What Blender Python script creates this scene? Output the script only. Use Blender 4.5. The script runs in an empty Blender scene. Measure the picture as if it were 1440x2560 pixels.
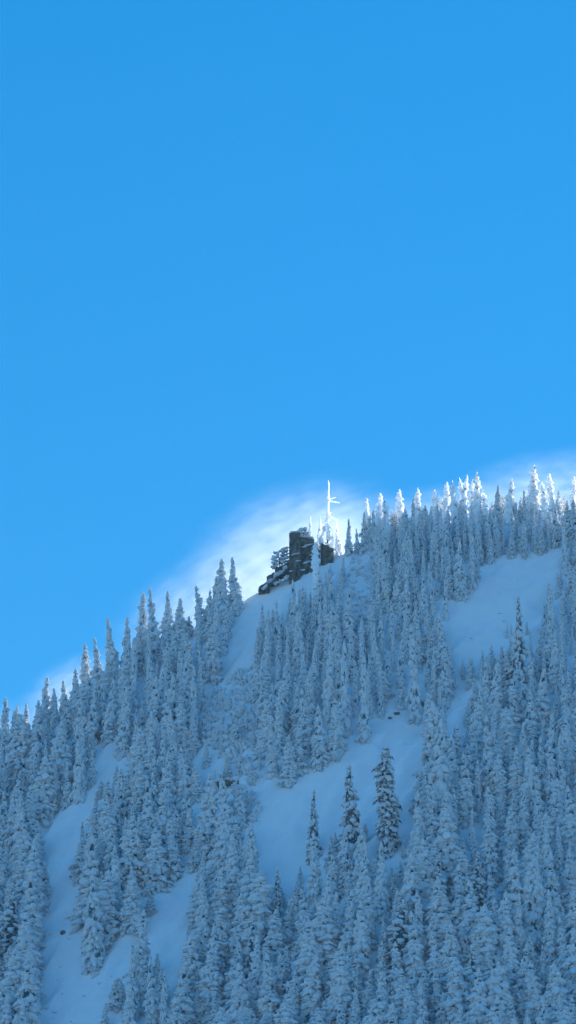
import bpy, bmesh, math, random
import numpy as np
from mathutils import Vector, Matrix

R = math.radians
sc = bpy.context.scene
col = sc.collection
rng = random.Random(7)

# ------------------------------------------------------------------ camera
PITCH = R(18.0)
HALF = R(6.1)
FPX = 1280.0 / math.tan(HALF)
CS, SN = math.cos(PITCH), math.sin(PITCH)
CAMZ = 2.0
YR = 1500.0            # distance of the crest
SUN_AZ = R(55)         # to the right of the view direction (clockwise from +Y)
SUN_EL = R(20)

cam_d = bpy.data.cameras.new("camera")
cam_d.sensor_fit = 'VERTICAL'
cam_d.sensor_height = 24
cam_d.lens = 12 / math.tan(HALF)
cam_d.clip_start = 1
cam_d.clip_end = 30000
cam = bpy.data.objects.new("camera", cam_d)
cam.location = (0, 0, CAMZ)
cam.rotation_euler = (math.pi / 2 + PITCH, 0, 0)
col.objects.link(cam)
sc.camera = cam


def ray(u, v):
    """unit-forward ray of a point of the photograph"""
    rx = (u - 720) / FPX
    ru = (1280 - v) / FPX
    return np.array([rx, CS - ru * SN, SN + ru * CS])


def at(u, v, y):
    d = ray(u, v)
    t = y / d[1]
    return Vector((d[0] * t, y, CAMZ + d[2] * t))


def project(p):
    z = p[2] - CAMZ
    F = p[1] * CS + z * SN
    U = -p[1] * SN + z * CS
    return 720 + FPX * p[0] / F, 1280 - FPX * U / F, F


# ------------------------------------------------------------------ terrain
RIDGE = [(-900, 2350), (-400, 2080), (0, 1868), (110, 1815), (245, 1725), (360, 1640), (450, 1590), (560, 1530), (600, 1505),
         (650, 1478), (720, 1446), (790, 1416), (840, 1392), (900, 1374), (1000, 1346), (1100, 1326), (1240, 1304),
         (1440, 1284), (1800, 1250), (2400, 1220)]
ru_ = np.array([r[0] for r in RIDGE], float)
rv_ = np.array([r[1] for r in RIDGE], float)


def ridge_v(u):
    return np.interp(u, ru_, rv_)


_rx, _rz = [], []
for u in np.arange(-900, 2401, 20):
    p = at(u, float(ridge_v(u)), YR)
    _rx.append(p.x)
    _rz.append(p.z)
_rx = np.array(_rx)
_rz = np.array(_rz)
_k = np.ones(3) / 3
_rz = np.convolve(np.pad(_rz, 1, mode='edge'), _k, 'valid')

nr = np.random.RandomState(3)


def sines(n, lo, hi, seed):
    r = np.random.RandomState(seed)
    out = []
    for i in range(n):
        L = lo * (hi / lo) ** r.rand()
        a = r.rand() * 6.283
        out.append((6.283 / L * math.cos(a), 6.283 / L * math.sin(a), r.rand() * 6.283, L / hi))
    return out


BIG = sines(14, 35, 110, 5)
SMALL = sines(26, 3.0, 12, 6)
TRACK = []
_tr = np.random.RandomState(12)
for _ in range(14):
    _L, _a = 5 * 3.2 ** _tr.rand(), R(-38) + _tr.randn() * 0.16
    TRACK.append((6.283 / _L * math.cos(_a), 6.283 / _L * math.sin(_a), _tr.rand() * 6.283, _L / 16))


def T(x, y):
    x = np.asarray(x, float)
    y = np.asarray(y, float)
    zr = np.interp(x, _rx, _rz)
    # beyond the pictured part the ridge goes on
    zr = np.where(x < _rx[0], _rz[0] + (x - _rx[0]) * 0.25, zr)
    zr = np.where(x > _rx[-1], _rz[-1] + (x - _rx[-1]) * 0.05, zr)
    d = YR - y
    front = np.sqrt((1.02 * d) ** 2 + 9) - 3
    back = np.sqrt((0.62 * d) ** 2 + 9) - 3
    z = zr - np.where(d > 0, front, back)
    big = sum(w * np.sin(a * x + b * y + c) for a, b, c, w in BIG)
    small = sum(w * np.sin(a * x + b * y + c) for a, b, c, w in SMALL)
    fade = np.clip(np.abs(d) / 30.0, 0, 1)
    z = z + big * 0.75 * fade + small * 0.15 * np.clip(np.abs(d) / 6, 0.15, 1)
    # drifts and old slide tracks running down and to the left
    tr_ = sum(w * np.sin(a * x + b * y + c) for a, b, c, w in TRACK)
    z = z + tr_ * 0.34 * np.clip(np.abs(d) / 12, 0, 1)
    # gully troughs run down and to the left
    for (x0, y0, x1, y1, dep, wid) in ((45, 1425, -20, 1330, 4, 12), (-15, 1490, -30, 1440, 2, 7)):
        ax, ay = x1 - x0, y1 - y0
        L2 = ax * ax + ay * ay
        t = np.clip(((x - x0) * ax + (y - y0) * ay) / L2, 0, 1)
        dd = np.hypot(x - (x0 + t * ax), y - (y0 + t * ay))
        z = z - dep * np.exp(-(dd / wid) ** 2)
    s = 12.0
    z = s * np.logaddexp(0, z / s) - 0.0   # eases into the flat valley floor
    return z


def hit(us, vs):
    us = np.atleast_1d(np.asarray(us, float))
    vs = np.atleast_1d(np.asarray(vs, float))
    ys = np.arange(1120, 1560, 1.0)
    out = []
    for u, v in zip(us, vs):
        d = ray(u, v)
        t = ys / d[1]
        dz = CAMZ + d[2] * t - T(d[0] * t, ys)
        k = np.argmax(dz < 0)
        if dz[k] >= 0:
            out.append(None)
            continue
        k = max(k, 1)
        f = dz[k - 1] / (dz[k - 1] - dz[k])
        y = ys[k - 1] + f
        out.append(Vector((d[0] * y / d[1], y, CAMZ + d[2] * y / d[1])))
    return out


def edges(lo, a, b, hi, fine, coarse):
    m = list(np.arange(a, b + 1e-6, fine))
    left, s = [], fine
    x = a
    while x > lo:
        s = min(s * 1.25, coarse)
        x -= s
        left.append(x)
    right, s = [], fine
    x = b
    while x < hi:
        s = min(s * 1.25, coarse)
        x += s
        right.append(x)
    return np.array(left[::-1] + m + right)


# ------------------------------------------------------------------ materials
def new_mat(name):
    m = bpy.data.materials.new(name)
    m.use_nodes = True
    nt = m.node_tree
    nt.nodes.clear()
    return m, nt, nt.nodes, nt.links


def snow_material(name, base=(0.86, 0.88, 0.90), trans=0.0, bump=0.3, scale=0.6, grain=4.0, bdist=0.3, mott=0.06):
    m, nt, N, L = new_mat(name)
    out = N.new('ShaderNodeOutputMaterial')
    tc = N.new('ShaderNodeTexCoord')
    n1 = N.new('ShaderNodeTexNoise')
    n1.inputs['Scale'].default_value = scale
    n1.inputs['Detail'].default_value = 6
    n1.inputs['Roughness'].default_value = 0.6
    L.new(tc.outputs['Object'], n1.inputs['Vector'])
    n2 = N.new('ShaderNodeTexNoise')
    n2.inputs['Scale'].default_value = grain
    n2.inputs['Detail'].default_value = 3
    L.new(tc.outputs['Object'], n2.inputs['Vector'])
    ramp = N.new('ShaderNodeMix')
    ramp.data_type = 'RGBA'
    ramp.inputs['A'].default_value = tuple(c * (1 - mott * 2) for c in base) + (1,)
    ramp.inputs['B'].default_value = tuple(min(1, c * (1 + mott)) for c in base) + (1,)
    L.new(n1.outputs['Fac'], ramp.inputs['Factor'])
    add = N.new('ShaderNodeMath')
    add.operation = 'MULTIPLY_ADD'
    L.new(n2.outputs['Fac'], add.inputs[0])
    add.inputs[1].default_value = 0.5
    L.new(n1.outputs['Fac'], add.inputs[2])
    bp = N.new('ShaderNodeBump')
    bp.inputs['Strength'].default_value = bump
    bp.inputs['Distance'].default_value = bdist
    L.new(add.outputs[0], bp.inputs['Height'])
    d = N.new('ShaderNodeBsdfDiffuse')
    d.inputs['Roughness'].default_value = 0.6
    L.new(ramp.outputs['Result'], d.inputs['Color'])
    L.new(bp.outputs['Normal'], d.inputs['Normal'])
    if trans > 0:
        t = N.new('ShaderNodeBsdfTranslucent')
        L.new(ramp.outputs['Result'], t.inputs['Color'])
        mx = N.new('ShaderNodeMixShader')
        mx.inputs[0].default_value = trans
        L.new(d.outputs[0], mx.inputs[1])
        L.new(t.outputs[0], mx.inputs[2])
        L.new(mx.outputs[0], out.inputs['Surface'])
    else:
        L.new(d.outputs[0], out.inputs['Surface'])
    return m


def two_tone(name, c0, c1, scale, lo=0.4, hi=0.6, bump=0.0, rough=0.9, bdist=0.2, detail=5):
    m, nt, N, L = new_mat(name)
    out = N.new('ShaderNodeOutputMaterial')
    tc = N.new('ShaderNodeTexCoord')
    n1 = N.new('ShaderNodeTexNoise')
    n1.inputs['Scale'].default_value = scale
    n1.inputs['Detail'].default_value = detail
    L.new(tc.outputs['Object'], n1.inputs['Vector'])
    mr = N.new('ShaderNodeMapRange')
    mr.inputs['From Min'].default_value = lo
    mr.inputs['From Max'].default_value = hi
    L.new(n1.outputs['Fac'], mr.inputs['Value'])
    mx = N.new('ShaderNodeMix')
    mx.data_type = 'RGBA'
    mx.inputs['A'].default_value = c0 + (1,)
    mx.inputs['B'].default_value = c1 + (1,)
    L.new(mr.outputs[0], mx.inputs['Factor'])
    b = N.new('ShaderNodeBsdfPrincipled')
    b.inputs['Roughness'].default_value = rough
    b.inputs['Specular IOR Level'].default_value = 0.2
    L.new(mx.outputs['Result'], b.inputs['Base Color'])
    if bump:
        bp = N.new('ShaderNodeBump')
        bp.inputs['Strength'].default_value = bump
        bp.inputs['Distance'].default_value = bdist
        L.new(n1.outputs['Fac'], bp.inputs['Height'])
        L.new(bp.outputs['Normal'], b.inputs['Normal'])
    L.new(b.outputs[0], out.inputs['Surface'])
    return m


M_GROUND = snow_material("snowfield", bump=0.45, scale=0.22, grain=1.6, bdist=0.9, mott=0.04)
M_SNOW = snow_material("tree_snow", base=(0.94, 0.96, 0.98), trans=0.28, bump=0.5, scale=0.9, grain=3.0, bdist=0.25)
def rime_material(name):
    """loose wind-packed rime: light soaks through it"""
    m, nt, N, L = new_mat(name)
    out = N.new('ShaderNodeOutputMaterial')
    b = N.new('ShaderNodeBsdfPrincipled')
    b.inputs['Base Color'].default_value = (0.97, 0.975, 0.98, 1)
    b.inputs['Roughness'].default_value = 0.9
    b.inputs['Specular IOR Level'].default_value = 0.1
    b.inputs['Subsurface Weight'].default_value = 1.0
    b.inputs['Subsurface Radius'].default_value = (1, 1, 1)
    b.inputs['Subsurface Scale'].default_value = 1.5
    tc = N.new('ShaderNodeTexCoord')
    n = N.new('ShaderNodeTexNoise')
    n.inputs['Scale'].default_value = 2.5
    n.inputs['Detail'].default_value = 4
    L.new(tc.outputs['Object'], n.inputs['Vector'])
    bp = N.new('ShaderNodeBump')
    bp.inputs['Strength'].default_value = 0.5
    bp.inputs['Distance'].default_value = 0.2
    L.new(n.outputs['Fac'], bp.inputs['Height'])
    L.new(bp.outputs['Normal'], b.inputs['Normal'])
    L.new(b.outputs[0], out.inputs['Surface'])
    return m


M_RIME = rime_material("rime")
M_FOREST = two_tone("distant_forest", (0.09, 0.14, 0.15), (0.40, 0.52, 0.56), 0.05, 0.45, 0.65, bump=1.0, bdist=6)
M_NEEDLE = two_tone("frosted_needles", (0.05, 0.08, 0.09), (0.70, 0.78, 0.83), 0.8, 0.39, 0.61)
M_NEEDLE_DARK = two_tone("dark_needles", (0.06, 0.085, 0.09), (0.46, 0.51, 0.54), 1.0, 0.44, 0.68)
M_BARK = two_tone("bark", (0.05, 0.04, 0.035), (0.16, 0.14, 0.12), 3.0)
M_ROCK = two_tone("rock", (0.06, 0.05, 0.038), (0.30, 0.25, 0.18), 0.7, 0.3, 0.72, bump=0.8, bdist=0.5, detail=8)


# ------------------------------------------------------------------ mesh helpers
def ico(sub):
    bm = bmesh.new()
    bmesh.ops.create_icosphere(bm, subdivisions=sub, radius=1)
    v = np.array([x.co[:] for x in bm.verts])
    f = np.array([[y.index for y in x.verts] for x in bm.faces])
    bm.free()
    return v, f


ICO2 = ico(2)
ICO1 = ico(1)
ICO3 = ico(3)


class Geo:
    def __init__(self):
        self.v, self.f, self.n = [], [], 0

    def add(self, v, f):
        self.v.append(np.asarray(v, float))
        self.f += [[int(i) + self.n for i in q] for q in f]
        self.n += len(v)

    def blob(self, c, axes, rot, r, amp=0.25, base=ICO2):
        """lumpy clump: axes in the frame rot (3x3)"""
        v, f = base
        a = np.array([[r.gauss(0, 2.2) for _ in range(3)] for _ in range(3)])
        ph = [r.random() * 6.28 for _ in range(3)]
        s = 1 + amp * (np.sin(v @ a[0] + ph[0]) + 0.7 * np.sin(v @ a[1] * 1.6 + ph[1]) + 0.5 * np.sin(v @ a[2] * 2.4 + ph[2])) / 1.6
        w = v * s[:, None] * np.array(axes)
        self.add(w @ np.array(rot).T + np.array(c), f)

    def tube(self, pts, rads, sides=7):
        pts = [Vector(p) for p in pts]
        vs, fs = [], []
        for i, p in enumerate(pts):
            d = (pts[min(i + 1, len(pts) - 1)] - pts[max(i - 1, 0)]).normalized()
            a = d.cross(Vector((0.31, 0.9, 0.17))).normalized()
            b = d.cross(a)
            for s in range(sides):
                t = 6.2832 * s / sides
                vs.append(p + (a * math.cos(t) + b * math.sin(t)) * rads[i])
        for i in range(len(pts) - 1):
            for s in range(sides):
                s2 = (s + 1) % sides
                fs.append((i * sides + s, i * sides + s2, (i + 1) * sides + s2, (i + 1) * sides + s))
        vs.append(pts[-1])
        k = len(vs) - 1
        for s in range(sides):
            fs.append(((len(pts) - 1) * sides + s, (len(pts) - 1) * sides + (s + 1) % sides, k))
        self.add([v[:] for v in vs], fs)

    def mesh(self, name, mat, smooth=True):
        me = bpy.data.meshes.new(name)
        me.from_pydata(np.concatenate(self.v).tolist(), [], self.f)
        me.materials.append(mat)
        if smooth:
            me.polygons.foreach_set('use_smooth', [True] * len(me.polygons))
        me.update()
        return me


def fuse(me, size):
    """one skin round all clumps of a mesh"""
    o = bpy.data.objects.new("fuse", me)
    col.objects.link(o)
    md = o.modifiers.new("r", 'REMESH')
    md.mode = 'VOXEL'
    md.voxel_size = size
    dg = bpy.context.evaluated_depsgraph_get()
    res = bpy.data.meshes.new_from_object(o.evaluated_get(dg))
    nm = me.name
    mat = me.materials[0]
    bpy.data.objects.remove(o)
    bpy.data.meshes.remove(me)
    res.name = nm
    if not len(res.materials): res.materials.append(mat)
    res.polygons.foreach_set('use_smooth', [True] * len(res.polygons))
    return res


def obj(name, me, parent=None):
    o = bpy.data.objects.new(name, me)
    col.objects.link(o)
    o.parent = parent
    return o


def tag(o, label=None, cat=None, group=None, kind=None):
    if label: o['label'] = label
    if cat: o['category'] = cat
    if group: o['group'] = group
    if kind: o['kind'] = kind
    return o


# ------------------------------------------------------------------ the mountain
gx = edges(-4000, -125, 125, 4000, 0.9, 160)
gy = edges(-1500, 1225, 1512, 7000, 0.9, 160)
X, Y = np.meshgrid(gx, gy)
Z = T(X, Y)
nx, ny = len(gx), len(gy)
verts = np.stack([X.ravel(), Y.ravel(), Z.ravel()], 1)
I = np.arange(nx * ny).reshape(ny, nx)
quads = np.stack([I[:-1, :-1].ravel(), I[:-1, 1:].ravel(), I[1:, 1:].ravel(), I[1:, :-1].ravel()], 1)
me = bpy.data.meshes.new("mountain_slope")
me.from_pydata(verts.tolist(), [], quads.tolist())
me.materials.append(M_GROUND)
me.materials.append(M_FOREST)       # the wooded valley and flanks outside the pictured slope
me.polygons.foreach_set('use_smooth', [True] * len(me.polygons))
qc = verts[quads].mean(1)
me.polygons.foreach_set('material_index', ((qc[:, 1] < 1225) | (qc[:, 1] > 1560) | (np.abs(qc[:, 0]) > 150)).astype(int))
tag(obj("mountain_slope", me), kind='structure')


# ------------------------------------------------------------------ conifers
def conifer(seed, H=20.0, rh=0.15, clump=1.0, nwh=30, nbr=8, taper=0.9, blunt=0.0, droop=0.5, dark=False, lean=0.0, skirt=1.0, gap=0.0, spire=0.08, frost=False):
    """returns meshes (trunk, crown, snow) of a conifer H metres tall, its crown rh*H in radius"""
    r = random.Random(seed)
    RAD = rh * H
    snow, fol, tr = Geo(), Geo(), Geo()
    bend = [(r.uniform(-1, 1) * lean, r.uniform(-0.3, 0.3) * lean)]
    p1, p2 = r.random() * 6.28, r.random() * 6.28

    def axis(t):
        return (bend[0][0] * t * t * H * 0.1 + 0.12 * math.sin(5 * t + p1), bend[0][1] * t * t * H * 0.1 + 0.12 * math.sin(6 * t + p2))

    tr.tube([(axis(t)[0], axis(t)[1], -2 + (H + 1.2) * t) for t in np.linspace(0, 1, 9)], [0.34 * (1 - t) + 0.03 for t in np.linspace(0, 1, 9)])
    # crown outline: radius along the height, with lumps per direction
    lob = [(r.uniform(-1, 1), r.random() * 6.28, r.uniform(2, 9)) for _ in range(6)]

    def prof(t, a):
        t = min(max(t, 0.0), 1.0)
        base = (1 - t) ** taper
        if blunt:
            base = max(base, 0) * (1 - blunt) + blunt * math.sqrt(max(0, 1 - t ** 4)) * 0.8
        low = min(1, 0.84 + t * 1.6)
        w = 1
        for k, (am, ph, fr) in enumerate(lob):
            w += 0.16 * am * math.sin(fr * t * 3.1 + ph + (k % 3) * a)
        return RAD * base * low * max(0.4, w) + 0.18

    # inner mass of boughs
    cv, cf = [], []
    n, rings = 10, 14
    for i in range(rings + 1):
        t = i / rings
        for s in range(n):
            a = 6.2832 * s / n
            q = prof(min(t, 0.985), a) * 0.5 * (1 + 0.25 * r.uniform(-1, 1)) * (1 if i else 0.4)
            ax = axis(t)
            cv.append((ax[0] + q * math.cos(a), ax[1] + q * math.sin(a), H * (0.05 + 0.91 * t)))
    for i in range(rings):
        for s in range(n):
            cf.append((i * n + s, i * n + (s + 1) % n, (i + 1) * n + (s + 1) % n, (i + 1) * n + s))
    fol.add(cv, cf)
    for w in range(nwh):
        t = (w + 0.5) / nwh
        t = 0.03 + 0.93 * t
        if gap and r.random() < gap * 0.4:
            continue
        nb = max(4, round(nbr * (1 - 0.45 * t)))
        off = r.random() * 6.28
        for b in range(nb):
            if gap and r.random() < gap * 0.5:
                continue
            a = off + 6.2832 * (b + r.uniform(-0.3, 0.3)) / nb
            tz = min(0.97, max(0.01, t + r.uniform(-1.1, 1.1) / nwh))
            L = prof(tz, a) * r.uniform(0.62, 1.22)
            dr = droop * 1.3 * r.uniform(0.5, 1.6) * (0.55 + 0.6 * (1 - t))
            ax = axis(tz)
            d = Vector((math.cos(a), math.sin(a), -dr)).normalized()
            sd = Vector((-math.sin(a), math.cos(a), 0))
            up = d.cross(sd)
            if up.z < 0: up = -up
            rot = np.array([[d.x, sd.x, up.x], [d.y, sd.y, up.y], [d.z, sd.z, up.z]])
            o = Vector((ax[0], ax[1], tz * H))
            # the snow pillows lying along the bough
            m = 1 if L < 0.9 else (2 if L < 2.2 else 3)
            for j in range(m):
                if r.random() < gap * 0.35: continue
                f = (j + 0.9) / (m + 0.25) if m > 1 else 0.6
                c = o + d * L * f * 0.92 + sd * r.uniform(-0.12, 0.12) * L
                la = min(L * 0.50, 0.60 + L * 0.18) * r.uniform(0.7, 1.35) * clump
                wa = min(0.62, 0.20 + 0.22 * L) * r.uniform(0.7, 1.25) * clump
                ha = wa * r.uniform(0.5, 0.85)
                snow.blob(c + up * 0.08, (la, wa, ha), rot, r, 0.28)
            # snow draped over the hanging tip
            if r.random() > gap and L > 0.5:
                c = o + d * L * r.uniform(0.85, 1.0)
                q = (0.16 + 0.13 * L) * clump * r.uniform(0.7, 1.25)
                q = min(q, 0.5 * clump)
                snow.blob((c.x, c.y, c.z - q * 0.5), (q * 0.8, q * 0.8, q * r.uniform(1.2, 2.1)), np.eye(3), r, 0.3, ICO1 if q < 0.2 else ICO2)
            # needle sprays hanging below and past it
            ns = 6 if L > 1 else 4
            for j in range(ns):
                f = (j + 0.7) / ns
                c = o + d * L * f
                wv = (0.22 + 0.16 * L) * skirt
                for sg in (-1, 1):
                    tip = c + sd * sg * wv * r.uniform(0.6, 1.2) + d * 0.25 * L + Vector((0, 0, -1)) * skirt * r.uniform(0.1, 0.6) * (0.35 + 0.16 * L)
                    a0 = c - d * 0.16 * L
                    a1 = c + d * 0.16 * L
                    fol.add([a0[:], a1[:], tip[:]], [(0, 1, 2)])
            tip = o + d * L * 1.12 + Vector((0, 0, -0.3)) * skirt
            fol.add([(o + d * L * .6 + sd * .12)[:], (o + d * L * .6 - sd * .12)[:], tip[:]], [(0, 1, 2)])
    # the plastered leader
    k = 7
    for i in range(k):
        t = 1 - spire * (1 - i / k) - 0.005
        ax = axis(t)
        q = 0.10 + 0.55 * (1 - i / k) * r.uniform(0.7, 1.1) * min(1, RAD / 2.5)
        snow.blob((ax[0] + r.uniform(-.06, .06), ax[1], t * H), (q, q, H * spire / k * 1.1), np.eye(3), r, 0.25)
    return (tr.mesh("trunk", M_BARK), fol.mesh("crown", M_NEEDLE_DARK if dark else M_NEEDLE, False),
            fuse(snow.mesh("snow_load", M_RIME), 0.13) if frost else snow.mesh("snow_load", M_SNOW))


PROTO = {
    'spire1': dict(seed=11, rh=0.115, clump=0.95, nwh=34, nbr=7, taper=0.8, droop=1.1, lean=0.3, skirt=0.7),
    'spire2': dict(seed=12, rh=0.135, clump=0.95, nwh=32, nbr=7, taper=0.75, droop=1.0, lean=0.5, skirt=0.8),
    'spire3': dict(seed=13, rh=0.15, clump=1.0, nwh=30, nbr=8, taper=0.85, droop=0.9, lean=0.6, skirt=0.8),
    'mid1': dict(seed=21, rh=0.18, clump=1.0, nwh=27, nbr=8, taper=0.8, droop=0.7, lean=0.2),
    'mid2': dict(seed=22, rh=0.2, clump=1.1, nwh=25, nbr=8, taper=0.7, droop=0.65, lean=0.4),
    'mid3': dict(seed=23, rh=0.185, clump=0.95, nwh=29, nbr=9, taper=0.95, droop=0.75, lean=0.3),
    'broad1': dict(seed=31, rh=0.225, clump=1.05, nwh=25, nbr=10, taper=0.75, droop=0.55),
    'broad2': dict(seed=32, rh=0.24, clump=1.15, nwh=23, nbr=10, taper=0.65, droop=0.5, lean=0.3),
    'open': dict(seed=41, rh=0.19, clump=0.9, nwh=24, nbr=9, taper=0.9, droop=0.65, dark=True, gap=0.22, skirt=1.2, spire=0.05),
    'column': dict(seed=51, rh=0.095, clump=0.66, nwh=44, nbr=11, taper=0.5, blunt=0.95, droop=0.9, dark=True, gap=0.03, skirt=1.5, spire=0.035),
    'rime1': dict(seed=61, rh=0.085, clump=1.35, nwh=26, nbr=6, taper=0.7, blunt=0.35, droop=1.2, lean=1.0, skirt=0.3, spire=0.16, frost=True),
    'rime2': dict(seed=62, rh=0.11, clump=1.3, nwh=22, nbr=6, taper=0.7, blunt=0.3, droop=1.1, lean=1.4, skirt=0.3, spire=0.2, frost=True),
    'rime3': dict(seed=63, rh=0.095, clump=1.4, nwh=24, nbr=6, taper=0.8, blunt=0.25, droop=1.3, lean=-1.6, skirt=0.3, spire=0.22, frost=True),
}
for k in ('spire1', 'spire2', 'spire3', 'mid1', 'mid2', 'mid3', 'broad1', 'broad2'):
    q = dict(PROTO[k])          # a sibling of each sort, grown differently
    q['seed'] += 100
    q['taper'] = q['taper'] * 1.18
    q['lean'] = -q.get('lean', 0.3) * 1.4
    q['gap'] = 0.12
    q['rh'] *= 0.93
    q['droop'] *= 0.85
    q['clump'] *= 1.1
    PROTO[k + 'b'] = q
MESH = {k: conifer(**v) for k, v in PROTO.items()}
RH = {k: v['rh'] for k, v in PROTO.items()}

# open snow, in points of the photograph: no tree stands or shows there
OPEN = [
    [(598, 1505), (648, 1478), (722, 1442), (800, 1415), (770, 1448), (735, 1470), (690, 1490), (655, 1500), (640, 1560), (615, 1640), (575, 1690), (520, 1760), (505, 1735), (545, 1680), (585, 1600), (610, 1540)],
    [(1240, 1405), (1380, 1376), (1440, 1366), (1440, 1384), (1385, 1400), (1365, 1470), (1350, 1560), (1325, 1560), (1300, 1490), (1270, 1540), (1255, 1590), (1195, 1610), (1170, 1650), (1145, 1640), (1142, 1600), (1118, 1540), (1122, 1510), (1190, 1480), (1215, 1430)],
    [(640, 1972), (700, 1962), (760, 1940), (850, 1885), (905, 1835), (985, 1765), (1045, 1790), (1062, 1850), (1035, 1950), (1012, 2060), (1000, 2130), (985, 2150), (930, 2125), (918, 2040), (840, 2060), (800, 2120), (755, 2130), (735, 2185), (690, 2205), (655, 2150), (632, 2070), (640, 2030)],
    [(242, 1866), (300, 1850), (325, 1846), (300, 1885), (262, 1930), (240, 1975), (205, 2050), (188, 2110), (180, 2200), (186, 2290), (130, 2300), (132, 2160), (98, 2085), (170, 2035), (240, 1975)],
    [(400, 2215), (455, 2175), (478, 2178), (468, 2270), (440, 2400), (405, 2400), (372, 2330)],
    [(110, 2290), (188, 2290), (215, 2420), (262, 2425), (300, 2340), (330, 2335), (300, 2420), (262, 2490), (232, 2600), (118, 2600), (98, 2440)],
    [(1125, 1735), (1170, 1700), (1168, 1780), (1112, 1822)],
    [(870, 1385), (930, 1385), (935, 1450), (915, 1520), (885, 1500), (868, 1440)],
    [(120, 2300), (190, 2320), (215, 2400), (150, 2440), (110, 2400)],
    [(520, 1720), (600, 1650), (632, 1680), (625, 1740), (570, 1790), (500, 1800)],
]


def inside(u, v, poly):
    c = False
    n = len(poly)
    for i in range(n):
        x0, y0 = poly[i]
        x1, y1 = poly[(i + 1) % n]
        if (y0 > v) != (y1 > v) and u < (x1 - x0) * (v - y0) / (y1 - y0) + x0:
            c = not c
    return c


def is_open(u, v):
    return any(inside(u, v, p) for p in OPEN)


BUSHY = [(500, 1790), (600, 1740), (650, 1800), (650, 2030), (560, 2090), (480, 2080), (470, 1900)]

# skyline that grown trees must not rise above
TOPL = [(0, 1770), (60, 1765), (110, 1720), (210, 1670), (245, 1640), (285, 1600), (355, 1540), (400, 1520), (470, 1560), (500, 1500), (560, 1450), (600, 1470), (625, 1540),
        (650, 1530), (700, 1510), (760, 1440), (790, 1400), (835, 1400), (870, 1380), (935, 1290), (1000, 1262), (1240, 1245), (1300, 1262), (1440, 1235)]
tlx = [p[0] for p in TOPL]
tly = [p[1] for p in TOPL]

trees = []   # dict(u, top, base, w, kind, label, pos)


def tree(u, top, base, w, kind, label=None, name='snowy_fir', cat='fir', lean=None):
    if kind + 'b' in PROTO and rng.random() < 0.5: kind += 'b'
    if kind.startswith('rime'):
        kind = 'rime' + str(rng.randrange(1, 4))
    p = hit(u, base)[0]
    if p is None:
        p = Vector((at(u, base, YR - 0.5)))
        p.z = float(T(p.x, p.y))
    uu, vb, F = project(p)
    H = (vb - top) * F / FPX / CS
    p.z -= 0.3
    trees.append(dict(u=u, top=top, base=vb, w=w, kind=kind, label=label, pos=p, H=H + 0.3, F=F, name=name, cat=cat, lean=lean, rot=rng.random() * 6.283))
    return trees[-1]


# --- crest trees left of the open chute, from the left edge of the picture (all in shade)
for (u, top, w, kind, lab) in [
    (8, 1742, 40, 'spire2', "first grey fir from the photo's left edge along the descending ridge crest"),
    (36, 1764, 30, 'spire1', "second small fir from the left end of the ridge crest"),
    (64, 1758, 32, 'spire3', "third small fir from the left end of the ridge crest"),
    (108, 1692, 42, 'spire2', "pointed shaded fir standing up alone near the left end of the ridge"),
    (136, 1722, 34, 'spire3', "short fir just right of the first pointed fir on the left ridge"),
    (160, 1700, 32, 'spire1', "thin fir in front of the small snow plume on the left ridge"),
    (186, 1672, 38, 'spire2', "slim fir at the right foot of the small left snow plume"),
    (213, 1608, 40, 'spire2', "dark pointed fir just right of the small snow plume on the left ridge"),
    (245, 1588, 46, 'mid3', "conical fir right beside the pointed fir by the small snow plume"),
    (286, 1542, 44, 'spire3', "tall fir starting the rising step of the left skyline"),
    (317, 1542, 36, 'spire2', "thin fir in the notch before the tallest group on the left skyline"),
    (357, 1480, 48, 'spire2', "left one of the two tallest neighbouring firs on the left skyline"),
    (382, 1463, 52, 'mid3', "highest pointed fir of the group on the left skyline below the plume"),
    (420, 1472, 44, 'spire3', "slender fir with a needle tip between the highest fir and the crooked one"),
    (449, 1496, 46, 'spire3', "fir with a crooked tip bent sideways on the left skyline"),
    (472, 1540, 36, 'mid1', "low fir filling the notch right of the crooked tip"),
    (501, 1462, 36, 'spire1', "thin fir with needle tip left of the twin firs beside the chute"),
    (522, 1478, 40, 'mid3', "bushy lower fir between the needle tip and the twin firs"),
    (540, 1440, 40, 'spire2', "narrow fir leaning on the left twin fir beside the chute"),
    (558, 1392, 48, 'spire2', "left fir of the twin pair above the open chute"),
    (589, 1397, 44, 'spire3', "right fir of the twin pair on the edge of the open chute"),
]:
    tree(u, top, float(ridge_v(u)) + rng.uniform(8, 26), w * 1.15, kind, lab)
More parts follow.
